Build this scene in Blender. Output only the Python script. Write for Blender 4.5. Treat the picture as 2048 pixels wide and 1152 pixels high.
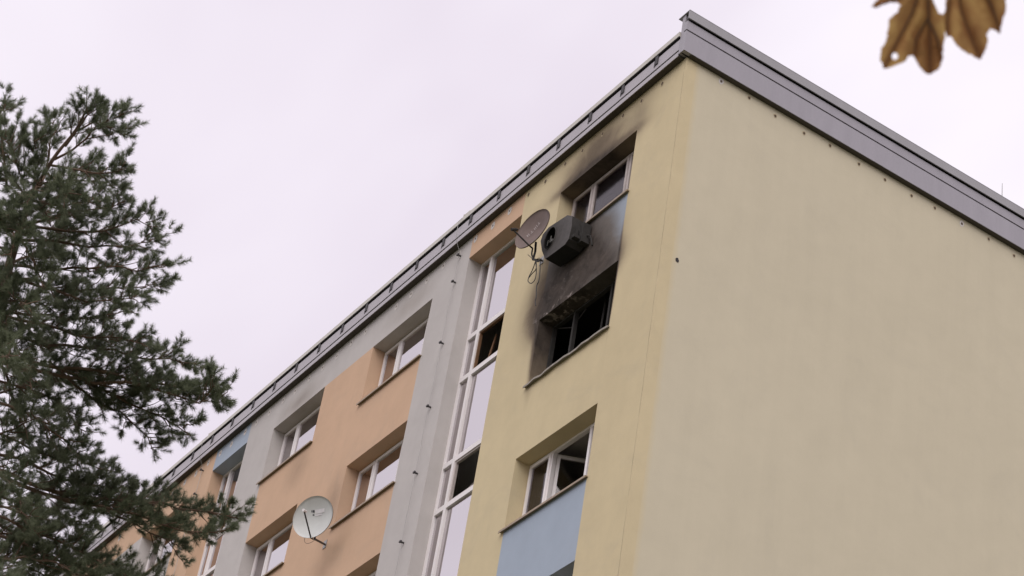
import bpy, bmesh, math, random
import numpy as np
from mathutils import Vector, Matrix

for o in list(bpy.data.objects):
    bpy.data.objects.remove(o)
scene = bpy.context.scene
COL = scene.collection

# ------------------------------------------------------------------ camera
ZR = 26.738                      # height of the roof datum above the ground (m)
LENS = 77.66
R_CAM = Matrix(((0.54917081, -0.43386033, -0.7142665),
                (0.82346278, 0.42671076, 0.37393445),
                (0.14254988, -0.79352577, 0.59160493)))      # columns: right, down, forward
C_CAM = Vector((22.60541977, -14.25877779, -25.13785221 + ZR))
cam = bpy.data.cameras.new('camera')
cam.lens = LENS
cam.sensor_width = 36
cam.clip_start = 0.05
cam.clip_end = 3000
cam.dof.use_dof = True
cam.dof.focus_distance = 40
cam.dof.aperture_fstop = 15
co = bpy.data.objects.new('camera', cam)
COL.objects.link(co)
right, down, fwd = (R_CAM.col[i].copy() for i in range(3))
mw = Matrix.Identity(4)
for i in range(3):
    mw[i][0], mw[i][1], mw[i][2], mw[i][3] = right[i], -down[i], -fwd[i], C_CAM[i]
co.matrix_world = mw
scene.camera = co
FPX = LENS / 36 * 2048           # focal length in photograph pixels, for laying out measured points


def ray(px, py):
    return R_CAM @ Vector(((px - 1024) / FPX, (py - 576) / FPX, 1.0))


def at_y(px, py, y):
    d = ray(px, py)
    return C_CAM + d * ((y - C_CAM.y) / d.y)


def at_dist(px, py, t):
    return C_CAM + ray(px, py) * t


# ------------------------------------------------------------------ sky and sun
SUN_EL, SUN_AZ = math.radians(42), math.radians(-43)          # azimuth measured from +X
world = bpy.data.worlds.new('World')
scene.world = world
world.use_nodes = True
wn, wl = world.node_tree.nodes, world.node_tree.links
wn.clear()
sky = wn.new('ShaderNodeTexSky')
sky.sky_type = 'NISHITA'
sky.sun_disc = False
sky.sun_elevation = SUN_EL
sky.sun_rotation = math.pi / 2 - SUN_AZ
sky.dust_density = 4
bg1 = wn.new('ShaderNodeBackground')
bg1.inputs['Strength'].default_value = 0.1
wl.new(sky.outputs[0], bg1.inputs[0])
tc = wn.new('ShaderNodeTexCoord')
nz = wn.new('ShaderNodeTexNoise')
nz.inputs['Scale'].default_value = 1.9
nz.inputs['Detail'].default_value = 4
nz.inputs['Roughness'].default_value = 0.55
nz.inputs['Distortion'].default_value = 0.6
wmp = wn.new('ShaderNodeMapping')
wmp.inputs['Location'].default_value = (19.18, 9.94, 29.4)
wl.new(tc.outputs['Generated'], wmp.inputs[0])
wl.new(wmp.outputs[0], nz.inputs['Vector'])
cr = wn.new('ShaderNodeValToRGB')
cr.color_ramp.elements[0].position = 0.3
cr.color_ramp.elements[0].color = (0.86, 0.775, 0.88, 1)
cr.color_ramp.elements[1].position = 0.68
cr.color_ramp.elements[1].color = (1.13, 1.07, 1.15, 1)
wl.new(nz.outputs['Fac'], cr.inputs[0])
bg2 = wn.new('ShaderNodeBackground')
bg2.inputs['Strength'].default_value = 1.0
wl.new(cr.outputs[0], bg2.inputs[0])
mx = wn.new('ShaderNodeMixShader')
mx.inputs[0].default_value = 0.93
wl.new(bg1.outputs[0], mx.inputs[1])
wl.new(bg2.outputs[0], mx.inputs[2])
wo = wn.new('ShaderNodeOutputWorld')
wl.new(mx.outputs[0], wo.inputs[0])

sun = bpy.data.lights.new('sun', 'SUN')
sun.energy = 1.5
sun.angle = math.radians(50)
sun.color = (1.0, 0.97, 0.92)
so = bpy.data.objects.new('sun', sun)
COL.objects.link(so)
sd = Vector((math.cos(SUN_EL) * math.cos(SUN_AZ), math.cos(SUN_EL) * math.sin(SUN_AZ), math.sin(SUN_EL)))
so.rotation_euler = sd.to_track_quat('Z', 'Y').to_euler()
so.location = (20, -20, 60)

scene.view_settings.view_transform = 'Standard'
scene.view_settings.look = 'None'
scene.view_settings.exposure = 0.0
scene.view_settings.gamma = 1.0
scene.view_settings.use_curve_mapping = False

# ------------------------------------------------------------------ object helpers
WO = {}                                                      # world origin of each object


def put(o, parent, origin):
    o.location = Vector(origin) - (WO[parent.name] if parent else Vector())
    if parent:
        o.parent = parent
    COL.objects.link(o)
    WO[o.name] = Vector(origin)
    return o


def tag(o, label=None, cat=None, group=None, kind=None):
    for k, v in (('label', label), ('category', cat), ('group', group), ('kind', kind)):
        if v:
            o[k] = v
    return o


def empty(name, origin):
    o = bpy.data.objects.new(name, None)
    o.empty_display_size = 0.3
    return put(o, None, origin)


class MB:
    def __init__(self):
        self.v, self.f, self.m = [], [], []

    def add(self, vs, fs, mi=0):
        n = len(self.v)
        self.v += [tuple(q) for q in vs]
        self.f += [tuple(i + n for i in q) for q in fs]
        self.m += [mi] * len(fs)
        return self

    def quad(self, a, b, c, d, mi=0):
        return self.add((a, b, c, d), ((0, 1, 2, 3),), mi)

    def box(self, x0, x1, y0, y1, z0, z1, mi=0):
        vs = [(x, y, z) for z in (z0, z1) for y in (y0, y1) for x in (x0, x1)]
        return self.add(vs, ((0, 2, 3, 1), (4, 5, 7, 6), (0, 1, 5, 4), (2, 6, 7, 3), (0, 4, 6, 2), (1, 3, 7, 5)), mi)

    def tube(self, pts, r, n=6, mi=0, caps=True):
        pts = [Vector(p) for p in pts]
        rs = r if isinstance(r, (list, tuple)) else [r] * len(pts)
        ring = []
        u = None
        for i, p in enumerate(pts):
            t = (pts[min(i + 1, len(pts) - 1)] - pts[max(i - 1, 0)]).normalized()
            if u is None:
                u = t.orthogonal().normalized()
            u = (u - t * u.dot(t))
            u = u.normalized() if u.length > 1e-6 else t.orthogonal().normalized()
            w = t.cross(u)
            ring.append([p + (u * math.cos(a) + w * math.sin(a)) * rs[i] for a in [2 * math.pi * k / n for k in range(n)]])
        vs = [q for g in ring for q in g]
        fs = []
        for i in range(len(pts) - 1):
            for k in range(n):
                fs.append((i * n + k, i * n + (k + 1) % n, (i + 1) * n + (k + 1) % n, (i + 1) * n + k))
        if caps:
            fs.append(tuple(range(n - 1, -1, -1)))
            fs.append(tuple((len(pts) - 1) * n + k for k in range(n)))
        return self.add(vs, fs, mi)

    def mesh(self, name, mats, smooth=False):
        me = bpy.data.meshes.new(name)
        me.from_pydata(self.v, [], self.f)
        for m in (mats if isinstance(mats, (list, tuple)) else [mats]):
            me.materials.append(m)
        if any(self.m):
            me.polygons.foreach_set('material_index', self.m)
        if smooth:
            me.polygons.foreach_set('use_smooth', [True] * len(me.polygons))
        me.update()
        return me

    def build(self, name, mats, parent=None, origin=(0, 0, 0), world=False, smooth=False):
        """world=True: the vertices are world coordinates"""
        if world:
            self.v = [tuple(Vector(q) - Vector(origin)) for q in self.v]
        return put(bpy.data.objects.new(name, self.mesh(name, mats, smooth)), parent, origin)


def inst(name, me, parent, origin):
    return put(bpy.data.objects.new(name, me), parent, origin)


# ------------------------------------------------------------------ materials
def new_mat(name):
    m = bpy.data.materials.new(name)
    m.use_nodes = True
    nt = m.node_tree
    bs = nt.nodes['Principled BSDF']
    return m, nt, bs


def N(nt, typ, **kw):
    n = nt.nodes.new(typ)
    for k, v in kw.items():
        if k in n.inputs:
            n.inputs[k].default_value = v
        else:
            setattr(n, k, v)
    return n


def mathn(nt, op, a, b=None, clamp=False):
    n = nt.nodes.new('ShaderNodeMath')
    n.operation = op
    n.use_clamp = clamp
    for i, q in enumerate((a, b)):
        if q is None:
            continue
        if isinstance(q, (int, float)):
            n.inputs[i].default_value = q
        else:
            nt.links.new(q, n.inputs[i])
    return n.outputs[0]


def mixc(nt, fac, a, b, blend='MIX'):
    n = nt.nodes.new('ShaderNodeMix')
    n.data_type = 'RGBA'
    n.blend_type = blend
    for i, q in ((0, fac), (6, a), (7, b)):
        if isinstance(q, (int, float)):
            n.inputs[i].default_value = q
        elif isinstance(q, tuple):
            n.inputs[i].default_value = q if len(q) == 4 else q + (1,)
        else:
            nt.links.new(q, n.inputs[i])
    return n.outputs[2]


def noise(nt, vec, scale, detail=4, rough=0.5, dist=0.0):
    n = N(nt, 'ShaderNodeTexNoise')
    n.inputs['Scale'].default_value = scale
    n.inputs['Detail'].default_value = detail
    n.inputs['Roughness'].default_value = rough
    n.inputs['Distortion'].default_value = dist
    if vec is not None:
        nt.links.new(vec, n.inputs['Vector'])
    return n.outputs['Fac']


def ramp(nt, fac, p0, p1, c0=(0, 0, 0, 1), c1=(1, 1, 1, 1)):
    n = N(nt, 'ShaderNodeValToRGB')
    e = n.color_ramp.elements
    e[0].position, e[1].position = p0, p1
    e[0].color, e[1].color = c0, c1
    nt.links.new(fac, n.inputs[0])
    return n.outputs[0]


# soot that the fire left round the burnt flat: patches in metres along the facade (x, z below the roof datum)
SOOT = [(-2.95, -3.72, 0.80, 0.50, 0.95), (-2.85, -3.05, 0.66, 0.62, 0.85), (-2.2, -3.50, 0.70, 0.45, 0.75),
        (-2.1, -2.95, 0.70, 0.60, 0.60), (-3.45, -3.85, 0.22, 0.42, 0.55), (-3.44, -4.45, 0.11, 0.75, 0.85),
        (-2.5, -1.14, 1.10, 0.15, 0.80), (-2.7, -0.95, 0.80, 0.35, 0.28), (-2.3, -0.68, 1.20, 0.55, 0.36), (-2.55, -2.75, 0.35, 0.5, 0.4), (-1.24, -4.3, 0.03, 0.7, 1.2),
        (-2.95, -2.5, 0.55, 0.2, 0.7), (-1.5, -3.82, 0.4, 0.35, 0.7), (-3.7, -3.2, 0.35, 0.8, 0.22), (-1.15, -0.9, 0.3, 0.5, 0.16)]
STAIN = [(-12.9, -0.95, 0.9, 0.30, 0.27), (-12.2, -2.9, 0.5, 0.5, 0.22), (-10.2, -4.6, 0.4, 0.8, 0.25), (-8.6, -0.8, 0.9, 0.3, 0.22)]


def blobs(nt, pos, lst):
    sep = N(nt, 'ShaderNodeSeparateXYZ')
    nt.links.new(pos, sep.inputs[0])
    tot = None
    for bx, bz, rx, rz, s in lst:
        dx = mathn(nt, 'MULTIPLY', mathn(nt, 'SUBTRACT', sep.outputs[0], bx), 1 / rx)
        dz = mathn(nt, 'MULTIPLY', mathn(nt, 'SUBTRACT', sep.outputs[2], bz + ZR), 1 / rz)
        r2 = mathn(nt, 'ADD', mathn(nt, 'MULTIPLY', dx, dx), mathn(nt, 'MULTIPLY', dz, dz))
        g = mathn(nt, 'MULTIPLY', mathn(nt, 'POWER', 2.718, mathn(nt, 'MULTIPLY', r2, -1.0)), s)
        tot = g if tot is None else mathn(nt, 'ADD', tot, g)
    return tot


def plaster(name, col, soot=None, crack=False, streak=0.5, mottle=1.0):
    m, nt, bs = new_mat(name)
    geo = N(nt, 'ShaderNodeNewGeometry')
    pos = geo.outputs['Position']
    big = noise(nt, pos, 0.45, 5, 0.6, 0.4)
    mid = noise(nt, pos, 2.6, 5, 0.6)
    fine = noise(nt, pos, 90, 3, 0.6)
    mp = N(nt, 'ShaderNodeMapping')
    mp.inputs['Scale'].default_value = (3.0, 3.0, 0.22)
    nt.links.new(pos, mp.inputs[0])
    stk = noise(nt, mp.outputs[0], 1.0, 5, 0.65)
    k = mathn(nt, 'ADD', mathn(nt, 'MULTIPLY', mathn(nt, 'SUBTRACT', big, 0.5), 0.20 * mottle), 1.0)
    k = mathn(nt, 'ADD', k, mathn(nt, 'MULTIPLY', mathn(nt, 'SUBTRACT', mid, 0.5), 0.14 * mottle))
    k = mathn(nt, 'ADD', k, mathn(nt, 'MULTIPLY', mathn(nt, 'SUBTRACT', stk, 0.5), 0.20 * streak))
    k = mathn(nt, 'ADD', k, mathn(nt, 'MULTIPLY', mathn(nt, 'SUBTRACT', fine, 0.5), 0.16))
    n = N(nt, 'ShaderNodeCombineColor')
    for i in range(3):
        nt.links.new(k, n.inputs[i])
    c = mixc(nt, 1.0, col, n.outputs[0], 'MULTIPLY')
    # dull weathering in patches
    w = ramp(nt, noise(nt, pos, 0.9, 6, 0.65, 1.0), 0.52, 0.75)
    c = mixc(nt, mathn(nt, 'MULTIPLY', w, 0.16 * mottle), c, (0.30, 0.28, 0.25))
    if crack:
        sep = N(nt, 'ShaderNodeSeparateXYZ')
        nt.links.new(pos, sep.inputs[0])
        mp2 = N(nt, 'ShaderNodeMapping')
        mp2.inputs['Scale'].default_value = (0, 0, 1)
        nt.links.new(pos, mp2.inputs[0])
        wob = mathn(nt, 'MULTIPLY', mathn(nt, 'SUBTRACT', noise(nt, mp2.outputs[0], 1.7, 6, 0.7), 0.5), 0.05)
        dd = mathn(nt, 'ABSOLUTE', mathn(nt, 'ADD', mathn(nt, 'ADD', sep.outputs[0], 0.03), wob))
        cm = mathn(nt, 'MULTIPLY', mathn(nt, 'LESS_THAN', dd, 0.010), ramp(nt, noise(nt, mp2.outputs[0], 0.8, 4, 0.7), 0.35, 0.6))
        c = mixc(nt, mathn(nt, 'MULTIPLY', cm, 0.42), c, (0.16, 0.13, 0.09))
    if name == 'beige_plaster':                    # yellow paint lapped unevenly over the beige
        sep = N(nt, 'ShaderNodeSeparateXYZ')
        nt.links.new(pos, sep.inputs[0])
        yy = mathn(nt, 'ADD', sep.outputs[1], mathn(nt, 'MULTIPLY', mathn(nt, 'SUBTRACT', noise(nt, pos, 3.0, 6, 0.7), 0.5), 0.10))
        lap = mathn(nt, 'MULTIPLY', mathn(nt, 'SUBTRACT', 0.315, yy), 8.0, True)
        c = mixc(nt, mathn(nt, 'MULTIPLY', lap, 0.85), c, YEL)
    if soot:
        t = blobs(nt, pos, soot)
        brk = noise(nt, pos, 2.2, 7, 0.65, 0.8)
        t = mathn(nt, 'MULTIPLY', t, mathn(nt, 'ADD', mathn(nt, 'MULTIPLY', brk, 0.7), 0.65))
        t = mathn(nt, 'MINIMUM', t, 1.0)
        haze_c = mixc(nt, 0.62, mixc(nt, 1.0, c, (0.62, 0.54, 0.47), 'MULTIPLY'), (0.185, 0.155, 0.130))
        c = mixc(nt, mathn(nt, 'MULTIPLY', ramp(nt, t, 0.04, 0.5), 1.0), c, haze_c)
        blk = mixc(nt, ramp(nt, noise(nt, pos, 3.5, 6, 0.7, 0.6), 0.3, 0.75), (0.028, 0.023, 0.020), (0.105, 0.083, 0.070))
        c = mixc(nt, mathn(nt, 'MULTIPLY', ramp(nt, t, 0.22, 1.0), 0.95), c, blk)
        # render flaked off where it was hottest
        fl = ramp(nt, noise(nt, pos, 6.5, 5, 0.6, 0.7), 0.55, 0.68)
        hot = blobs(nt, pos, [(-3.0, -3.87, 0.60, 0.10, 1.6), (-2.9, -3.45, 0.5, 0.35, 0.3)])
        c = mixc(nt, mathn(nt, 'MULTIPLY', mathn(nt, 'MULTIPLY', fl, hot), 0.8, True), c, (0.36, 0.31, 0.29))
    nt.links.new(c, bs.inputs['Base Color'])
    bs.inputs['Roughness'].default_value = 0.92
    bs.inputs['Specular IOR Level'].default_value = 0.15
    b = N(nt, 'ShaderNodeBump')
    b.inputs['Strength'].default_value = 0.25
    b.inputs['Distance'].default_value = 0.01
    h = mathn(nt, 'ADD', noise(nt, pos, 60, 4, 0.6), mathn(nt, 'MULTIPLY', noise(nt, pos, 1.4, 3), 5.0))
    nt.links.new(h, b.inputs['Height'])
    nt.links.new(b.outputs[0], bs.inputs['Normal'])
    return m


def simple(name, col, rough=0.6, metal=0.0, var=0.25, scale=8.0, bump=0.0, streaks=False, spec=0.4):
    m, nt, bs = new_mat(name)
    geo = N(nt, 'ShaderNodeNewGeometry')
    vec = geo.outputs['Position']
    if streaks:
        mp = N(nt, 'ShaderNodeMapping')
        mp.inputs['Scale'].default_value = (1.5, 1.5, 0.25)
        nt.links.new(vec, mp.inputs[0])
        vec = mp.outputs[0]
    nn = noise(nt, vec, scale, 5, 0.65, 0.3)
    k = mathn(nt, 'ADD', mathn(nt, 'MULTIPLY', mathn(nt, 'SUBTRACT', nn, 0.5), var * 2), 1.0)
    cc = N(nt, 'ShaderNodeCombineColor')
    for i in range(3):
        nt.links.new(k, cc.inputs[i])
    nt.links.new(mixc(nt, 1.0, col, cc.outputs[0], 'MULTIPLY'), bs.inputs['Base Color'])
    bs.inputs['Roughness'].default_value = rough
    bs.inputs['Metallic'].default_value = metal
    bs.inputs['Specular IOR Level'].default_value = spec
    if bump:
        b = N(nt, 'ShaderNodeBump')
        b.inputs['Strength'].default_value = bump
        b.inputs['Distance'].default_value = 0.01
        nt.links.new(nn, b.inputs['Height'])
        nt.links.new(b.outputs[0], bs.inputs['Normal'])
    return m


def glass(name, tint=(0.55, 0.55, 0.54), refl=0.905, rough=0.0):
    m, nt, bs = new_mat(name)
    nt.nodes.remove(bs)
    out = nt.nodes['Material Output']
    tr = N(nt, 'ShaderNodeBsdfTransparent')
    tr.inputs[0].default_value = tint + (1,)
    gl = N(nt, 'ShaderNodeBsdfGlossy')
    gl.inputs['Color'].default_value = (0.97, 0.92, 0.95, 1)
    gl.inputs['Roughness'].default_value = rough
    lw = N(nt, 'ShaderNodeLayerWeight')
    lw.inputs['Blend'].default_value = refl
    geo = N(nt, 'ShaderNodeNewGeometry')
    bp = N(nt, 'ShaderNodeBump')
    bp.inputs['Strength'].default_value = 0.06
    bp.inputs['Distance'].default_value = 0.02
    nt.links.new(noise(nt, geo.outputs['Position'], 1.6, 2, 0.4), bp.inputs['Height'])
    nt.links.new(bp.outputs[0], gl.inputs['Normal'])
    mx = N(nt, 'ShaderNodeMixShader')
    nt.links.new(lw.outputs['Fresnel'], mx.inputs[0])
    nt.links.new(tr.outputs[0], mx.inputs[1])
    nt.links.new(gl.outputs[0], mx.inputs[2])
    nt.links.new(mx.outputs[0], out.inputs[0])
    return m


M = {}
YEL, ORA, GRY, BLU, BEI = (0.60, 0.505, 0.325), (0.59, 0.405, 0.28), (0.51, 0.48, 0.465), (0.365, 0.42, 0.50), (0.585, 0.525, 0.395)
M['yellow'] = plaster('yellow_plaster', YEL, SOOT, crack=True)
M['blue'] = plaster('blue_plaster', BLU, SOOT, streak=0.4)
M['orange'] = plaster('orange_plaster', ORA, STAIN)
M['grey'] = plaster('grey_plaster', GRY, STAIN)
M['beige'] = plaster('beige_plaster', BEI, None, streak=0.45, mottle=0.45)
M['fascia'] = simple('fascia_sheet_metal', (0.345, 0.325, 0.36), 0.45, 0.0, 0.13, 3.0, streaks=True)
M['eave_metal'] = simple('eave_sheet_metal', (0.41, 0.38, 0.41), 0.45, 0.0, 0.13, 3.0)
M['coping'] = simple('coping_sheet_metal', (0.33, 0.32, 0.335), 0.4, 0.0, 0.10, 3.0, streaks=True)
M['flashing'] = simple('roof_edge_metal', (0.52, 0.49, 0.44), 0.4, 0.0, 0.18, 5.0)
M['dark'] = simple('dark_shade', (0.035, 0.03, 0.032), 0.8)  # near-black colour standing in for shade in gaps and recesses
M['bracket'] = simple('bracket_steel', (0.06, 0.055, 0.058), 0.6, 0.2)
M['soffit'] = simple('soffit_render_shaded', (0.075, 0.065, 0.055), 0.9, 0, 0.2)  # base colour darkened to hold the shadow under the eaves
M['white'] = simple('window_plastic', (0.80, 0.76, 0.76), 0.4, 0, 0.06, 4.0, streaks=True)
M['white_dirty'] = simple('window_plastic_sooty', (0.46, 0.405, 0.385), 0.55, 0, 0.4, 6.0)
M['char'] = simple('charred_frame', (0.035, 0.032, 0.03), 0.85, 0, 0.6, 9.0, 0.3)
M['char_grey'] = simple('ash_grey_frame', (0.16, 0.15, 0.15), 0.85, 0, 0.5, 9.0, 0.3)
M['charwood'] = simple('scorched_wood', (0.17, 0.09, 0.045), 0.8, 0, 0.6, 8.0)
M['sill'] = simple('sill_sheet_metal', (0.30, 0.23, 0.16), 0.5, 0, 0.3, 7.0)
M['sill_burnt'] = simple('sill_scorched', (0.26, 0.235, 0.20), 0.6, 0, 0.6, 12.0)
M['room'] = simple('room_paint', (0.42, 0.40, 0.37), 0.9, 0, 0.15, 1.5)
M['burnt_room'] = simple('burnt_room', (0.012, 0.011, 0.011), 0.95, 0, 0.5, 3.0)
M['glass'] = glass('window_glass')
M['glass_dirty'] = glass('window_glass_sooty', (0.50, 0.49, 0.46), 0.30, 0.12)
M['glass_dull'] = glass('window_glass_dull', (0.62, 0.62, 0.60), 0.36, 0.05)
M['plug'] = simple('filler_patch', (0.62, 0.58, 0.55), 0.9, 0, 0.2, 20)
M['plug_y'] = simple('filler_patch_yellow', (0.50, 0.41, 0.27), 0.9, 0, 0.2, 20)
M['hole'] = simple('plug_hole', (0.10, 0.07, 0.05), 0.9)
M['steel'] = simple('galvanised_steel', (0.30, 0.29, 0.28), 0.45, 0.3, 0.2, 10)
M['roof'] = simple('roof_felt', (0.08, 0.08, 0.08), 0.9, 0, 0.3, 2)

# ------------------------------------------------------------------ ground
gm, gnt, gbs = new_mat('grass_ground')
geo = N(gnt, 'ShaderNodeNewGeometry')
g1 = noise(gnt, geo.outputs['Position'], 0.35, 6, 0.65)
g2 = noise(gnt, geo.outputs['Position'], 14, 4, 0.6)
gc = mixc(gnt, ramp(gnt, g1, 0.35, 0.65), (0.065, 0.082, 0.034), (0.14, 0.13, 0.07))
gc = mixc(gnt, mathn(gnt, 'MULTIPLY', g2, 0.5), gc, (0.05, 0.045, 0.03))
gnt.links.new(gc, gbs.inputs['Base Color'])
gbs.inputs['Roughness'].default_value = 1.0
g = MB().quad((-1200, -1200, 0), (1200, -1200, 0), (1200, 1200, 0), (-1200, 1200, 0)).build('ground', gm)
tag(g, kind='structure')
M['paving'] = simple('paving', (0.24, 0.23, 0.22), 0.9, 0, 0.25, 2.5, 0.2)
pv = MB().box(-42, 3.2, -3.2, -0.6, -0.2, 0.12).box(0.6, 3.2, -0.6, 14, -0.2, 0.12)
tag(pv.build('pavement', M['paving']), kind='structure')

# ------------------------------------------------------------------ the apartment building
BX = -38.0                         # far end of the facade
BD = 12.0                          # building depth
B = empty('apartment_building', (-16, 6, 0))
tag(B, 'long flat-roofed panel block in yellow, orange, grey and blue with fire soot', 'building')
A0, A1 = -1.23, -3.47
SB0, SB1 = -4.74, -6.50
D0, D1 = -7.70, -9.89
E0, E1 = -11.80, -13.97
G0, G1 = -15.28, -16.90
I0, I1 = -18.10, -20.29
J0, J1 = -22.20, -24.37
K0, K1 = -25.68, -27.30
TOP, STEP, WH = -1.14, 2.74, 1.33
ROWS = 5
HEAD = -0.87
EAVE = -0.35                       # soffit level
rowz = [(TOP - STEP * r - WH, TOP - STEP * r) for r in range(ROWS)]     # (sill, head)
STAIR_BOT = -15.0
xs = sorted([0, A0, A1, SB0, SB1, D0, D1, E0, E1, G0, G1, I0, I1, J0, J1, K0, K1, BX])
zs = sorted([EAVE, HEAD, STAIR_BOT, -ZR] + [z for rz in rowz for z in rz])
WINCOL = [(A1, A0), (D1, D0), (E1, E0), (I1, I0), (J1, J0)]
STAIRS = [(SB1, SB0), (G1, G0), (K1, K0)]


def cell(xm, zm):
    """(colour, region) of a facade cell, or None for an opening"""
    for a, b in STAIRS:
        if a < xm < b:
            if STAIR_BOT < zm < HEAD:
                return None
            return {SB1: ('orange', 1), G1: ('blue', 2), K1: ('orange', 3)}[a] if zm > HEAD else ('grey', a)
    row = None
    for r, (s, t) in enumerate(rowz):
        if s < zm < t:
            row = r
    for a, b in WINCOL:
        if a < xm < b and row is not None:
            return None
    if xm > SB0:
        if A1 < xm < A0:
            for r in (0, 2, 4):
                if rowz[r][0] > zm and (r + 1 >= ROWS or zm > rowz[r + 1][1]) and zm > -14.5:
                    return ('blue', 10 + r)
        return ('yellow', 4)
    if E1 < xm < D0:
        return ('orange', 5) if zm < TOP else ('grey', 6)
    if G0 < xm < SB1:
        return ('grey', 6) if xm > D0 else ('grey', 7 if zm < TOP else 6)
    if J1 < xm < I0:
        return ('grey', 8) if zm < TOP else ('orange', 9)
    return ('orange', 9)


REV = 0.32                         # depth of the reveals
regions = {}
for i in range(len(xs) - 1):
    for j in range(len(zs) - 1):
        x0, x1, z0, z1 = xs[i], xs[i + 1], zs[j], zs[j + 1]
        if z0 >= EAVE:
            continue
        c = cell((x0 + x1) / 2, (z0 + z1) / 2)
        Z0, Z1 = z0 + ZR, z1 + ZR
        if c:
            regions.setdefault(c, MB()).quad((x0, 0, Z0), (x1, 0, Z0), (x1, 0, Z1), (x0, 0, Z1))
            # reveals where the neighbour is an opening
            for di, dj in ((1, 0), (-1, 0), (0, 1), (0, -1)):
                ii, jj = i + di, j + dj
                if not (0 <= ii < len(xs) - 1 and 0 <= jj < len(zs) - 1):
                    continue
                if cell((xs[ii] + xs[ii + 1]) / 2, (zs[jj] + zs[jj + 1]) / 2) is None and zs[jj] < EAVE:
                    mb = regions[c]
                    if di == 1:
                        mb.quad((x1, 0, Z0), (x1, REV, Z0), (x1, REV, Z1), (x1, 0, Z1))
                    elif di == -1:
                        mb.quad((x0, REV, Z0), (x0, 0, Z0), (x0, 0, Z1), (x0, REV, Z1))
                    elif dj == 1:
                        mb.quad((x0, 0, Z1), (x1, 0, Z1), (x1, REV, Z1), (x0, REV, Z1))
                    else:
                        mb.quad((x0, REV, Z0), (x1, REV, Z0), (x1, 0, Z0), (x0, 0, Z0))
WB = WO[B.name]
for (colr, reg), mb in regions.items():
    nm = {'yellow': 'yellow_wall', 'orange': 'orange_wall', 'grey': 'grey_wall', 'blue': 'blue_panel'}[colr]
    o = mb.build(nm, M[colr], B, WB, world=True)
    if colr == 'blue' and reg == 10:
        o['label'] = 'blue panel blackened by soot above the burnt window'
# gable: a yellow strip turned round the corner, then the beige wall, and the two hidden sides
SW = 0.21
MB().quad((0, 0, 0), (0, SW, 0), (0, SW, EAVE + ZR), (0, 0, EAVE + ZR)).build('corner_strip', M['yellow'], B, WB, world=True)
MB().quad((0, SW, 0), (0, BD, 0), (0, BD, EAVE + ZR), (0, SW, EAVE + ZR)).build('gable_wall', M['beige'], B, WB, world=True)
(MB().quad((0, BD, 0), (BX, BD, 0), (BX, BD, ZR), (0, BD, ZR)).quad((BX, BD, 0), (BX, 0, 0), (BX, 0, ZR), (BX, BD, ZR))
 ).build('rear_wall', M['grey'], B, WB, world=True)
MB().box(BX, -0.2, 0.05, BD - 0.05, ZR - 0.25, ZR + 0.08).build('roof', M['roof'], B, WB, world=True)

# --- eaves along the front
def strip(name, x0, x1, y0, y1, z0, z1, mat, parent=B):
    return MB().box(x0, x1, y0, y1, z0 + ZR, z1 + ZR).build(name, mat, parent, WB, world=True)


XE = -0.07
strip('eave_soffit', BX, XE, -0.118, 0.10, EAVE - 0.004, EAVE + 0.02, M['soffit'])
strip('eave_drip_strip', BX, XE, -0.132, -0.121, EAVE - 0.012, -0.262, M['eave_metal'])
strip('eave_gap_shade', BX, XE, -0.055, 0.04, EAVE + 0.025, 0.07, M['dark'])  # dark backing that paints the shade inside the groove
strip('eave_fascia', BX, XE, -0.130, -0.058, -0.218, 0.015, M['eave_metal'])
strip('roof_edge_flashing', BX, XE, -0.158, 0.06, 0.075, 0.175, M['flashing'])
strip('flashing_shade_strip', BX, XE, -0.152, -0.06, 0.058, 0.073, M['dark'])  # added dark strip, paints the shaded underside of the flashing
brm = MB().box(-0.036, 0.036, -0.150, -0.131, -0.125, 0.056).box(-0.08, -0.037, -0.134, -0.131, -0.15, 0.01).mesh('eave_bracket', M['bracket'])
xb = -0.69
while xb > -30:
    inst('eave_bracket', brm, B, (xb, 0, ZR))
    xb -= 0.962
# --- gable fascia: three folded bands
strip('gable_soffit', -0.02, 0.095, 0.02, BD, EAVE - 0.003, EAVE + 0.02, M['soffit'])
strip('gable_fascia_lower', 0.03, 0.105, -0.14, BD, -0.342, 0.093, M['fascia'])
strip('gable_fascia_gap_shade', -0.015, 0.078, -0.10, BD, -0.33, 0.42, M['dark'])  # dark backing, paints the shade lines between the bands
strip('gable_fascia_middle', 0.03, 0.105, -0.14, BD, 0.125, 0.315, M['fascia'])
strip('gable_coping', 0.125, 0.145, -0.15, BD, 0.345, 0.515, M['coping'])
strip('gable_coping_top', -0.16, 0.147, -0.152, BD, 0.516, 0.53, M['coping'])
strip('parapet', -0.065, 0.02, -0.13, BD, EAVE + 0.03, 0.512, M['fascia'])

# --- wall plugs left by the fixings
def plug_mesh(name, halo, axis, r=0.04, hr=0.016):
    mb = MB()
    n = 10
    rng = random.Random(name)
    for rr, off, mi in ((r, 0.003, 0), (hr, 0.006, 1)):
        vs = []
        for k in range(n):
            a = 2 * math.pi * k / n
            q = rr * (0.8 + 0.4 * rng.random())
            u, w = q * math.cos(a), q * 1.3 * math.sin(a)
            vs.append((u, -off, w) if axis == 'y' else (off, u, w))
        mb.add(vs, (tuple(range(n)),), mi)
    return mb.mesh(name, [halo, M['hole']])


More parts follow.
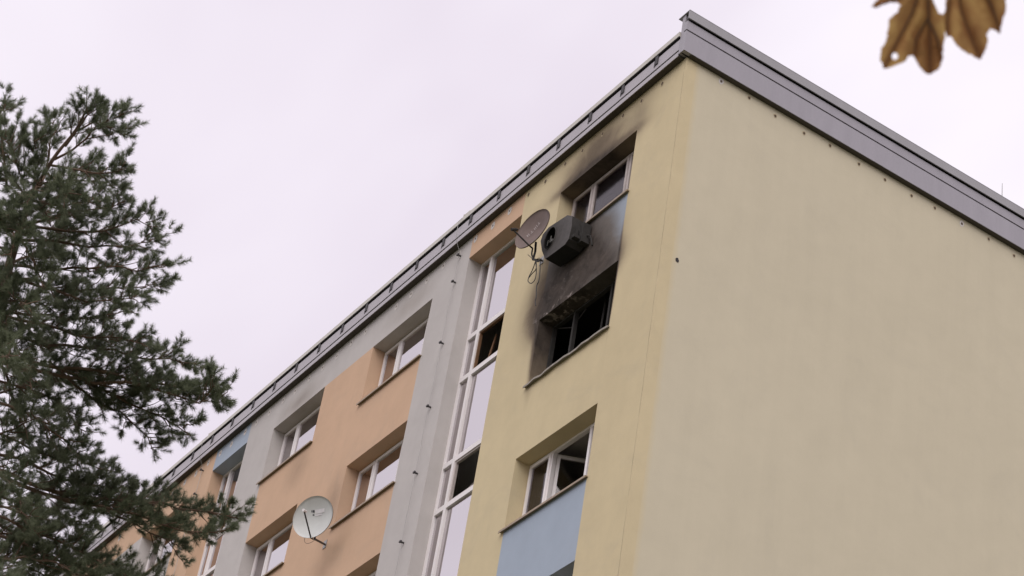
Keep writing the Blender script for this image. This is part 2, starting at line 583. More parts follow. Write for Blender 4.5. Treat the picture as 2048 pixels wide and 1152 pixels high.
pmy = plug_mesh('plug_yellow', M['plug_y'], 'y', 0.04, 0.028)
pmw = plug_mesh('plug_white', M['plug'], 'y', 0.062, 0.02)
pmg = plug_mesh('plug_gable', M['plug_y'], 'x', 0.035, 0.022)
pmgw = plug_mesh('plug_gable_white', M['plug'], 'x', 0.05, 0.022)
rg = random.Random(4)
px_ = -0.62
while px_ > -29:
    if rg.random() > 0.06:
        inst('wall_plug', pmy if px_ > SB0 else pmw, B, (px_ + rg.uniform(-.03, .03), 0, ZR - 0.50 + rg.uniform(-.025, .025)))
    px_ -= 0.575
for k, (yy, zz) in enumerate([(0.72, -.42), (1.31, -.42), (1.87, -.48), (2.49, -.49), (3.05, -.43), (3.69, -.46), (4.27, -.47), (4.87, -.48), (5.40, -.45),
                              (6.02, -.45), (6.65, -.44), (7.25, -.48), (7.9, -.46), (8.5, -.47)]):
    inst('wall_plug', pmgw if k in (0, 9) else pmg, B, (0, yy, ZR + zz - 0.02))
hm = plug_mesh('plug_hole', M['plug_y'], 'x', 0.022, 0.034)
hm.materials[1] = M['dark']
inst('wall_plug', hm, B, (0, 0.30, ZR - 4.41))

# --- windows -------------------------------------------------------------
FY = 0.255                                       # face of the frames behind the wall face


def frame_box(mb, x0, x1, z0, z1, w, y0, y1, mi=0):
    mb.box(x0, x0 + w, y0, y1, z0, z1, mi)
    mb.box(x1 - w, x1, y0, y1, z0, z1, mi)
    mb.box(x0 + w, x1 - w, y0 + 0.001, y1 - 0.001, z0, z0 + w, mi)
    mb.box(x0 + w, x1 - w, y0 + 0.001, y1 - 0.001, z1 - w, z1, mi)


cache = {}


def get(key, fn):
    if key not in cache:
        cache[key] = fn()
    return cache[key]


def frame_mesh(w, mat):
    mb = MB()
    frame_box(mb, 0, w, 0, WH, 0.045, FY + 0.02, FY + 0.09)
    for mxx in (0.65, 1.70):
        mb.box(mxx - 0.025, mxx + 0.025, FY + 0.02, FY + 0.09, 0.045, WH - 0.045)
    return mb.mesh('window_frame', mat)


def sash_mesh(w, mat):
    mb = MB()
    frame_box(mb, 0, w, 0, WH - 0.07, 0.06, 0, 0.055)
    return mb.mesh('sash', mat)


def pane_mesh(w, h, mat):
    return MB().box(0, w, 0.026, 0.032, 0, h).mesh('pane', mat)


def sill_mesh(w, mat, burnt=False):
    mb = MB()
    n = 1 if not burnt else 14
    rng = random.Random(3)
    pv = None
    secs = []
    for k in range(n + 1):
        x = -0.07 + (w + 0.10) * k / n
        j = rng.uniform(-0.012, 0.012) if burnt else 0
        jy = rng.uniform(-0.015, 0.012) if burnt else 0
        secs.append([(x, FY + 0.03, 0.028), (x, -0.055 + jy, 0.004 + j), (x, -0.058 + jy, -0.036 + j), (x, -0.048 + jy, -0.036 + j), (x, -0.040 + jy, -0.012 + j), (x, FY + 0.03, 0.004)])
    vs = [q for s in secs for q in s]
    fs = []
    for k in range(n):
        for m_ in range(6):
            fs.append((k * 6 + m_, k * 6 + (m_ + 1) % 6, (k + 1) * 6 + (m_ + 1) % 6, (k + 1) * 6 + m_))
    fs += [tuple(range(5, -1, -1)), tuple(n * 6 + q for q in range(6))]
    mb.add(vs, fs)
    return mb.mesh('sill', mat)


def window(x_left, w, r, style='white'):
    z = ZR + rowz[r][0]
    fm = {'white': M['white'], 'dull': M['white'], 'sooty': M['white_dirty'], 'burnt': M['char']}[style]
    gmn = {'white': 'glass', 'dull': 'glass_dull', 'sooty': 'glass_dirty', 'burnt': None}[style]
    wk = round(w, 3)
    win = inst('window', get(('f', wk, style), lambda: frame_mesh(w, fm)), B, (x_left, 0, z))
    inst('sill', get(('s', wk, style == 'burnt'), lambda: sill_mesh(w, M['sill_burnt'] if style == 'burnt' else M['sill'], style == 'burnt')), win, (x_left, 0, z))
    for k, (a, b) in enumerate(((0.035, 0.64), (0.66, 1.69), (1.71, w - 0.035))):
        if style == 'burnt':
            continue
        sw = b - a
        s = inst('sash', get(('sa', round(sw, 3), style), lambda: sash_mesh(sw, fm)), win, (x_left + a, FY, z + 0.035))
        opened = (x_left == A1 and r == 2 and k == 1)
        p = inst('pane', get(('p', round(sw, 3), style), lambda: pane_mesh(sw - 0.11, WH - 0.18, M[gmn])), win, (x_left + a + 0.055, FY, z + 0.09))
        if opened:
            s.rotation_euler.z = math.radians(62)
            s.location.y += 0.10
            p.rotation_euler.z = math.radians(62)
            p.location = s.location + Vector((0.055 * math.cos(math.radians(62)), 0.055 * math.sin(math.radians(62)), 0.055))
    return win


def room(x0, x1, z0, z1, depth, mat, win_l, win_r, sill, head):
    """inside of the flat behind a window, the wall round the opening included"""
    y0, y1 = REV, depth
    mb = MB()
    mb.quad((x0, y1, z0), (x1, y1, z0), (x1, y1, z1), (x0, y1, z1))
    mb.quad((x0, y0, z0), (x0, y1, z0), (x0, y1, z1), (x0, y0, z1))
    mb.quad((x1, y1, z0), (x1, y0, z0), (x1, y0, z1), (x1, y1, z1))
    mb.quad((x0, y0, z0), (x1, y0, z0), (x1, y1, z0), (x0, y1, z0))
    mb.quad((x0, y0, z1), (x0, y1, z1), (x1, y1, z1), (x1, y0, z1))
    mb.quad((x0, y0, z0), (win_l, y0, z0), (win_l, y0, z1), (x0, y0, z1))
    mb.quad((win_r, y0, z0), (x1, y0, z0), (x1, y0, z1), (win_r, y0, z1))
    mb.quad((win_l, y0, z0), (win_r, y0, z0), (win_r, y0, sill), (win_l, y0, sill))
    mb.quad((win_l, y0, head), (win_r, y0, head), (win_r, y0, z1), (win_l, y0, z1))
    return mb.build('room', mat, B, WB, world=True)


for (a, b) in WINCOL:
    for r in range(ROWS if a > -17 else 3):
        style = 'white'
        if a == A1:
            style = {0: 'sooty', 1: 'burnt'}.get(r, 'dull')
        wdw = window(a, b - a, r, style)
        if style == 'burnt':
            wdw['label'] = 'burnt-out window with charred bare frame and no glass'
        elif a == A1 and r == 0:
            wdw['label'] = 'soot-stained window under the eaves above the air conditioner'
        s, t = rowz[r]
        room(a - 0.6, b + 0.6, ZR + s - 0.85, ZR + t + 0.2, 4.2, M['burnt_room'] if style == 'burnt' else M['room'], a, b, ZR + s, ZR + t)

# charred remains hanging in the burnt opening
mb = MB()
rng = random.Random(8)
zb = ZR + rowz[1][0]
mb.tube([(A1 + 0.1, 0.34, zb + 1.28), (A1 + 0.5, 0.36, zb + 1.1), (A1 + 0.9, 0.33, zb + 1.25)], 0.012, 5)
mb.tube([(A1 + 1.2, 0.5, zb + 1.5), (A1 + 1.25, 0.45, zb + 0.6)], 0.018, 5)
mb.build('charred_debris', M['char'], B, WB, world=True)

# --- stair glazing -------------------------------------------------------
VENT0, VENTH = -2.58, 0.93


def stair_glazing(x0, x1, burnt):
    w = x1 - x0
    zt, zb_ = HEAD, STAIR_BOT
    z0 = ZR + zb_
    y0, y1 = 0.265, 0.335
    mb = MB()
    H = zt - zb_
    mb.box(0, 0.05, y0, y1, 0, H)
    mb.box(w - 0.05, w, y0, y1, 0, H)
    mb.box(0.05, w - 0.05, y0 + .001, y1, H - 0.05, H)
    mxx = 0.39
    mb.box(mxx - 0.04, mxx + 0.04, y0 - 0.012, y1, 0, H - 0.05)
    win = mb.build('stair_window', M['white'], B, (x0, 0, z0))
    bands = []
    top = zt - 0.05
    k = 0
    while top > zb_ + 0.3:
        v0 = VENT0 - 2.74 * k
        v1 = v0 - VENTH
        bands.append((top, v0, 'tall', k))
        bands.append((v0, v1, 'vent', k))
        top = v1
        k += 1
    for (t, b_, kind, k) in bands:
        b_ = max(b_, zb_ + 0.05)
        if b_ > t - 0.1:
            continue
        tb = MB().box(0.05, w - 0.05, y0 - 0.006, y1 - 0.002, b_ - zb_ - 0.05, b_ - zb_ + 0.05)
        tb.build('transom', M['white'], win, (x0, 0, z0))
        hh = t - b_ - 0.10
        for n, (a, e) in enumerate(((0.05, mxx - 0.04), (mxx + 0.04, w - 0.05))):
            zz = z0 + b_ - zb_ + 0.05
            if kind == 'vent' and n == 1:
                fm = MB()
                charred = burnt and k == 0
                frame_box(fm, a, e, 0, hh, 0.03 if charred else 0.035, y0 + 0.015, y1 - 0.005)
                fm.build('vent_frame', M['charwood'] if charred else M['white_dirty'] if burnt else M['white'], win, (x0, 0, zz))
                if burnt and k == 0:
                    MB().tube([(a + 0.18, 0.42, 0.02), (a + 0.22, 0.5, hh - 0.05)], 0.02, 5).build('charred_stick', M['charwood'], win, (x0, 0, zz))
                    continue
                if burnt and k == 1:                       # vent standing open, tilted into the stairwell
                    sm = MB()
                    frame_box(sm, a + 0.04, e - 0.04, 0.03, hh - 0.02, 0.05, 0, 0.05)
                    so_ = sm.build('vent_sash', M['white_dirty'], win, (x0, y1 + 0.02, zz))
                    so_.rotation_euler.x = math.radians(-28)
                    pp = MB().box(a + 0.09, e - 0.09, 0.02, 0.026, 0.08, hh - 0.07).build('pane', M['glass_dirty'], win, (x0, y1 + 0.02, zz))
                    pp.rotation_euler.x = math.radians(-28)
                    continue
            MB().box(a + 0.002, e - 0.002, 0.30, 0.306, 0, hh).build('pane', M['glass'], win, (x0, 0, zz))
    room(x0 - 0.3, x1 + 0.3, ZR + zb_ - 0.3, ZR + zt + 0.5, 4.5, M['room'], x0, x1, ZR + zb_, ZR + zt)
    fl = MB()
    for k in range(5):                                     # landings seen from below
        zl = ZR + VENT0 - 2.74 * k - 1.15
        fl.box(x0 - 0.29, x1 + 0.29, 1.4, 4.4, zl - 0.16, zl)
    fl.build('stair_landings', M['room'], B, WB, world=True)
    return win


stair_glazing(SB1, SB0, True)
stair_glazing(G1, G0, False)

# --- lightning conductors ------------------------------------------------
def conductor(x, over, seed):
    rng = random.Random(seed)
    zc0 = -1.24
    pts = [(x + 0.05, 0.25, ZR + 0.32), (x + 0.05, -0.14, ZR + 0.20), (x + 0.06, -0.22, ZR + 0.05), (x + 0.04, -0.19, ZR - 0.33), (x + 0.02, -0.06, ZR - 0.55)]
    for k in range(60):
        pts.append((x + rng.uniform(-.012, .012), -0.045, ZR - 0.7 - k * 0.43))
    o = MB().tube(pts, 0.005, 5).build('lightning_conductor', M['steel'], B, WB, world=True)
    cm = get('clamp', lambda: MB().box(-0.012, 0.012, -0.075, 0.0, -0.012, 0.012).box(-0.03, 0.03, -0.085, -0.055, -0.016, 0.016).mesh('clamp', M['bracket']))
    for z in [-0.62] + [zc0 - 1.385 * k for k in range(8)]:
        inst('clamp', cm, o, (x, 0, ZR + z))
    o2 = MB().box(x - 0.03, x + 0.20, -0.10, -0.02, ZR + 0.152, ZR + 0.19).box(x - .03, x + .0, -.10, -.02, ZR + .191, ZR + .33).box(x + .001, x + .19, -.09, -.03, ZR + .30, ZR + .325)
    o2.build('roof_edge_clamp', M['flashing'], B, WB, world=True)


conductor(-6.86, True, 1)
conductor(-17.46, False, 2)

# ------------------------------------------------------------------ burnt air conditioner
acm = simple('burnt_casing', (0.090, 0.082, 0.080), 0.75, 0.1, 0.55, 9.0, 0.4)
acd = simple('burnt_black', (0.012, 0.012, 0.012), 0.9)
acl = simple('bare_motor_metal', (0.34, 0.33, 0.32), 0.5, 0.4, 0.4, 30)
YF, YB = -0.34, -0.03
zoom = lambda q: (1000 + q[0] / 4.114, 380 + q[1] / 4.114)
outl = [at_y(*zoom(q), YF) for q in ((372, 568), (345, 500), (334, 420), (352, 365), (400, 308), (480, 255), (556, 206), (596, 214), (590, 300), (566, 400), (534, 448), (450, 512))]
AC = empty('air_conditioner', (outl[0].x, 0, min(p.z for p in outl)))
tag(AC, 'burnt black air conditioner unit hanging on the sooty blue panel', 'air conditioner')
AW = WO[AC.name]
fc = at_y(*zoom((412, 398)), YF)                   # fan opening
FR, FZ = 0.165, 0.215
bm = bmesh.new()
ov = [bm.verts.new(p) for p in outl]
oe = [bm.edges.new((ov[i], ov[(i + 1) % len(ov)])) for i in range(len(ov))]
hv = [bm.verts.new((fc.x + FR * math.cos(2 * math.pi * k / 24), YF, fc.z + FZ * math.sin(2 * math.pi * k / 24))) for k in range(24)]
he = [bm.edges.new((hv[i], hv[(i + 1) % 24])) for i in range(24)]
bmesh.ops.triangle_fill(bm, use_beauty=True, edges=oe + he)
back = [bm.verts.new((p.x, YB, p.z)) for p in outl]
for i in range(len(ov)):
    j = (i + 1) % len(ov)
    ff = bm.faces.new((ov[i], ov[j], back[j], back[i]))
    ff.material_index = 1 if i in (10, 11) else 2 if i in (6, 7, 8, 9) else 0  # bottom faces near-black, right-hand faces dark, the rest casing grey
bm.faces.new(back)
ib = [bm.verts.new((v.co.x, YF + 0.17, v.co.z)) for v in hv]
for i in range(24):
    j = (i + 1) % 24
    f = bm.faces.new((hv[i], hv[j], ib[j], ib[i]))
    f.material_index = 1
f = bm.faces.new(ib)
f.material_index = 1
bmesh.ops.recalc_face_normals(bm, faces=bm.faces)
for v in bm.verts:
    v.co -= AW
me = bpy.data.meshes.new('casing')
bm.to_mesh(me)
bm.free()
me.materials.append(acm)
me.materials.append(acd)
me.materials.append(M['char'])
inst('casing', me, AC, AW)
mb = MB()
n = 24
for rr, w_ in ((FR + 0.005, 0.008),):
    pts = [(fc.x + rr * math.cos(2 * math.pi * k / n), YF - 0.004, fc.z + rr * FZ / FR * math.sin(2 * math.pi * k / n)) for k in range(n + 1)]
    mb.tube(pts, w_, 5, caps=False)
mb.build('fan_ring', acm, AC, AW, world=True)
mb = MB()
mb.tube([(fc.x, YF + 0.02, fc.z - 0.03), (fc.x, YF + 0.16, fc.z - 0.03)], 0.035, 8)
for a in (0.4, 2.5, 4.6):
    u, w_ = math.cos(a), math.sin(a)
    mb.quad((fc.x + u * .03 - w_ * .02, YF + .05, fc.z - .03 + w_ * .03 + u * .02), (fc.x + u * .13 - w_ * .05, YF + .05, fc.z - .03 + w_ * .13 + u * .05),
            (fc.x + u * .13 + w_ * .05, YF + .11, fc.z - .03 + w_ * .13 - u * .05), (fc.x + u * .03 + w_ * .02, YF + .11, fc.z - .03 + w_ * .03 - u * .02))
mb.tube([(fc.x + .02, YF - .005, fc.z - .10), (fc.x + .05, YF - .01, fc.z + .02)], 0.01, 5)
mb.tube([(fc.x - .05, YF - .005, fc.z - .13), (fc.x - .03, YF - .01, fc.z - .03)], 0.007, 5)
mb.build('fan_motor', acl, AC, AW, world=True)
xr, zl = outl[9].x, outl[0].z
for xx in (outl[0].x + 0.15, outl[10].x - 0.1):
    MB().box(xx - .02, xx + .02, YF + 0.06, -0.002, zl + 0.012, zl + 0.04).build('wall_bracket', M['char'], AC, AW, world=True)
mb = MB()
zt_ = outl[7].z
for k in range(3):
    mb.box(outl[8].x + 0.004, outl[8].x + 0.03, -0.26 + k * 0.07, -0.22 + k * 0.07, zl + 0.1 + 0.03 * k, zl + 0.28)
mb.box(outl[8].x - 0.02, outl[8].x + 0.09, -0.17, -0.02, zl + 0.03, zl + 0.42)
mb.box(outl[8].x - 0.02, outl[8].x + 0.06, -0.30, -0.19, zl + 0.07, zl + 0.13)
mb.tube([(outl[8].x + .05, -.1, zl + .2), (outl[8].x + .16, -.05, zl + .15), (outl[8].x + .2, -0.02, zl - .05)], 0.014, 5)
mb.build('valve_cover', M['char'], AC, AW, world=True)

# ------------------------------------------------------------------ satellite dishes
dishw = simple('dish_paint', (0.60, 0.61, 0.60), 0.5, 0, 0.12, 4)
dishs = simple('dish_paint_sooty', (0.155, 0.112, 0.10), 0.65, 0, 0.35, 5)
dprint = simple('dish_print', (0.72, 0.70, 0.72), 0.6)
dprint2 = simple('dish_print_dull', (0.33, 0.28, 0.27), 0.7)
darkp = simple('dish_print_dark', (0.05, 0.05, 0.06), 0.6)
rim = simple('dish_back', (0.16, 0.11, 0.08), 0.7)


def dish(label, cpx, y, ncam, rad, aspect, paint, lnb_px, arm_foot_px, wall_px, joint_px, mark, roll_axis):
    c = at_y(cpx[0], cpx[1], y)
    nrm = (R_CAM @ Vector(ncam)).normalized()
    D = empty('satellite_dish', (c.x, 0, c.z))
    tag(D, label, 'satellite dish', 'satellite dishes on the facade')
    W = WO[D.name]
    u = (R_CAM @ Vector((roll_axis[0], roll_axis[1], 0)))
    u = (u - nrm * u.dot(nrm)).normalized()          # long axis
    v = nrm.cross(u)
    mb = MB()
    nr, na = 8, 40
    depth = 0.12 * rad * 2
    vs = [c - nrm * depth * 0.5]
    fs = []
    for i in range(1, nr + 1):
        q = i / nr
        for k in range(na):
            a = 2 * math.pi * k / na
            vs.append(c + (u * math.cos(a) * rad + v * math.sin(a) * rad * aspect) * q + nrm * depth * (q * q - 0.5))
    for k in range(na):
        fs.append((0, 1 + k, 1 + (k + 1) % na))
    for i in range(nr - 1):
        for k in range(na):
            a, b = 1 + i * na + k, 1 + i * na + (k + 1) % na
            fs.append((a, a + na, b + na, b))
    mb.add(vs, fs)
    nb = len(vs)
    bs_ = [q - nrm * 0.02 for q in vs]
    mb.add(bs_, [tuple(reversed(q)) for q in fs], 1)
    last = 1 + (nr - 1) * na
    mb.f += [(last + k, last + (k + 1) % na, nb + last + (k + 1) % na, nb + last + k) for k in range(na)]
    mb.m += [1] * na
    mb.build('reflector', [paint, rim], D, W, world=True, smooth=True)
    # arm, feed head, wall mount
    foot = c + (at_y(arm_foot_px[0], arm_foot_px[1], y) - c) * 1.0
    foot = foot - nrm * (foot - c).dot(nrm)
    lnb = C_CAM + ray(*lnb_px) * ((c + nrm * 0.50 * rad * 2 - C_CAM).dot(fwd))
    MB().tube([foot - nrm * 0.06, foot + nrm * 0.03, lnb], 0.014, 6).build('feed_arm', M['bracket'] if paint is dishw else M['char'], D, W, world=True)
    dirl = (c - lnb).normalized()
    hb = MB().tube([lnb - dirl * 0.03, lnb + dirl * 0.06], 0.028, 8)
    hb.tube([lnb + dirl * 0.055, lnb + dirl * 0.09], 0.02, 8)
    hb.build('feed_head', M['white'] if paint is dishw else M['char'], D, W, world=True, smooth=False)
    wall = at_y(wall_px[0], wall_px[1], -0.004)
    j = at_y(joint_px[0], joint_px[1], y * 0.85)
    back = c - nrm * (depth * 0.5 + 0.05) + (foot - c) * 0.55
    MB().tube([back, (back + j) / 2 - nrm * 0.02, j, wall], 0.02, 6).build('mount_arm', M['bracket'] if paint is dishw else M['char'], D, W, world=True)
    MB().box(wall.x - .06, wall.x + .06, -0.012, -0.001, wall.z - .08, wall.z + .08).build('wall_plate', M['steel'], D, W, world=True)
    # printed marks on the reflector
    ex = (R_CAM @ Vector((1, -0.02 if paint is dishw else -0.62, 0)))
    ex = (ex - nrm * ex.dot(nrm)).normalized()
    ey = nrm.cross(ex)
    mk = {0: MB(), 1: MB()}
    up = 0 if paint is dishw else 0.22
    for (a0_, b0_, a1_, b1_, mi) in mark:
        b0_, b1_ = b0_ + up, b1_ + up
        g_ = []
        for s_, t_ in ((a0_, b0_), (a1_, b0_), (a1_, b1_), (a0_, b1_)):
            p = ex * s_ * rad + ey * t_ * rad
            qq = ((p.dot(u) / rad) ** 2 + (p.dot(v) / (rad * aspect)) ** 2)
            g_.append(c + p + nrm * (depth * (qq - 0.5) + 0.004))
        mk[mi].quad(*g_)
    for mi, nm in ((0, 'printed_logo'), (1, 'printed_mark')):
        if mk[mi].f:
            mk[mi].build(nm, (dprint if paint is dishw else dprint2) if mi == 0 else darkp, D, W, world=True)
    return D, c, nrm, foot


d2, c2, n2, f2 = dish('clean white satellite dish on the orange wall between two windows', (628, 1035), -0.62, (-0.40, -0.34, -0.85), 0.415, 0.90, dishw,
                      (608, 1021), (618, 1074), (650, 1089), (629, 1078),
                      [(-0.17, 0.27, -0.12, 0.36, 1), (-0.10, 0.25, -0.02, 0.36, 1), (-0.12, 0.12, -0.04, 0.18, 1), (0.0, 0.18, 0.50, 0.36, 0), (-.02, .09, .36, .16, 0)], (0.85, -0.53))
d1, c1, n1, f1 = dish('soot-browned satellite dish beside the burnt air conditioner', (1068, 460), -0.60, (-0.68, -0.55, -0.48), 0.40, 0.90, dishs,
                      (1026, 459), (1062, 494), (1084, 521), (1066, 519),
                      [(-0.42, -.12, -.36, .02, 0), (-.33, -.12, -.29, .04, 0), (-0.22, -.10, -.08, -.06, 0), (-.17, -.06, -.13, .05, 0), (0.0, -.10, .04, .05, 0), (.07, -.09, .11, .06, 0), (.16, -.09, .20, .07, 0), (.24, -.07, .38, -.02, 0), (.29, -.02, .33, .09, 0)], (0.62, -0.78))
cab = simple('cable_sheath', (0.03, 0.028, 0.025), 0.6)
W1 = WO[d1.name]
lp = lambda px, py, y=-0.5: at_y(px, py, y)
mb = MB()
z2 = lambda q: (1000 + q[0] / 4.114, 380 + q[1] / 4.114)


def smooth_path(pts, n=6):
    pts = [Vector(p) for p in pts]
    out = []
    for i in range(len(pts) - 1):
        p0, p1, p2, p3 = pts[max(i - 1, 0)], pts[i], pts[i + 1], pts[min(i + 2, len(pts) - 1)]
        for k in range(n):
            t = k / n
            out.append(0.5 * ((2 * p1) + (p2 - p0) * t + (2 * p0 - 5 * p1 + 4 * p2 - p3) * t * t + (3 * p1 - p0 - 3 * p2 + p3) * t ** 3))
    return out + [pts[-1]]


for path, yy, r_ in (([(268, 480), (262, 530), (280, 570), (310, 588), (340, 570)], -.50, .014),
                     ([(292, 585), (270, 650), (238, 715), (232, 752), (258, 768), (288, 735), (300, 660), (292, 590)], -.46, .008),
                     ([(298, 590), (296, 650), (262, 690), (240, 720)], -.48, .008),
                     ([(332, 575), (328, 680), (318, 750), (302, 790), (298, 880), (290, 915), (294, 952)], -.44, .009),
                     ([(230, 532), (252, 552), (285, 578), (320, 560), (330, 570)], -.52, .006)):
    mb.tube(smooth_path([at_y(*z2(q), yy) for q in path]), r_, 5)
mb.build('hanging_cable', cab, d1, W1, world=True)
mb = MB().tube(smooth_path([at_y(*q, -.55) for q in ((611, 1072), (609, 1082), (614, 1087), (624, 1084), (630, 1079))]), 0.004, 5)
mb.build('hanging_cable', cab, d2, WO[d2.name], world=True)

# ------------------------------------------------------------------ antenna on the roof
ap = at_dist(2004, 400, 46)
an = empty('roof_antenna', (ap.x, ap.y, ZR + 0.08))
tag(an, 'thin upright antenna rod rising above the gable coping', 'antenna')
az = at_dist(2004, 345, 46).z
MB().tube([(ap.x, ap.y, ZR + 0.08), (ap.x, ap.y, az - 0.7), (ap.x, ap.y, az)], [0.02, 0.012, 0.006], 6).build('rod', M['steel'], an, WO[an.name], world=True)
MB().tube([(ap.x, ap.y, ap.z - 0.08), (ap.x, ap.y, ap.z + 0.06)], 0.03, 8).build('coupling', M['steel'], an, WO[an.name], world=True)
MB().box(ap.x - .2, ap.x + .2, ap.y - .2, ap.y + .2, ZR + 0.081, ZR + 0.16).build('foot', M['steel'], an, WO[an.name], world=True)

# ------------------------------------------------------------------ pine tree
bark = simple('pine_bark', (0.15, 0.10, 0.07), 0.95, 0, 0.45, 9, 0.6)
nm_, nnt, nbs = new_mat('pine_needles')
att = N(nnt, 'ShaderNodeAttribute')
att.attribute_name = 'shade'
c = mixc(nnt, att.outputs['Fac'], (0.118, 0.142, 0.078), (0.225, 0.252, 0.165))
nnt.links.new(c, nbs.inputs['Base Color'])
nbs.inputs['Roughness'].default_value = 0.55
ntl = N(nnt, 'ShaderNodeBsdfTranslucent')
nnt.links.new(c, ntl.inputs[0])
nmx = N(nnt, 'ShaderNodeMixShader')
nmx.inputs[0].default_value = 0.5
nnt.links.new(nbs.outputs[0], nmx.inputs[1])
nnt.links.new(ntl.outputs[0], nmx.inputs[2])
nnt.links.new(nmx.outputs[0], nnt.nodes['Material Output'].inputs[0])
nbs.inputs['Specular IOR Level'].default_value = 0.35
TD = 24.0                                          # metres along the view axis to the trunk


def tp(px, py, dz=0.0):
    return at_dist(px, py, TD + dz)


base = tp(-70, 1200)
PT = empty('pine_tree', (base.x, base.y, 0))
tag(PT, 'tall scots pine with dark needle tufts standing before the block', 'tree')
PW = WO[PT.name]
trunk = [Vector((base.x + 0.25, base.y + 0.1, -0.1)), Vector((base.x + 0.1, base.y, 4.0)), base, tp(-35, 900), tp(0, 620), tp(30, 490), tp(62, 400), tp(105, 320), tp(150, 262), tp(175, 215)]
trs = smooth_path(trunk, 5)
rad = [0.012 + 0.15 * (1 - i / (len(trs) - 1)) ** 1.9 for i in range(len(trs))]
MB().tube(trs, rad, 10).build('trunk', bark, PT, PW, world=True, smooth=True)

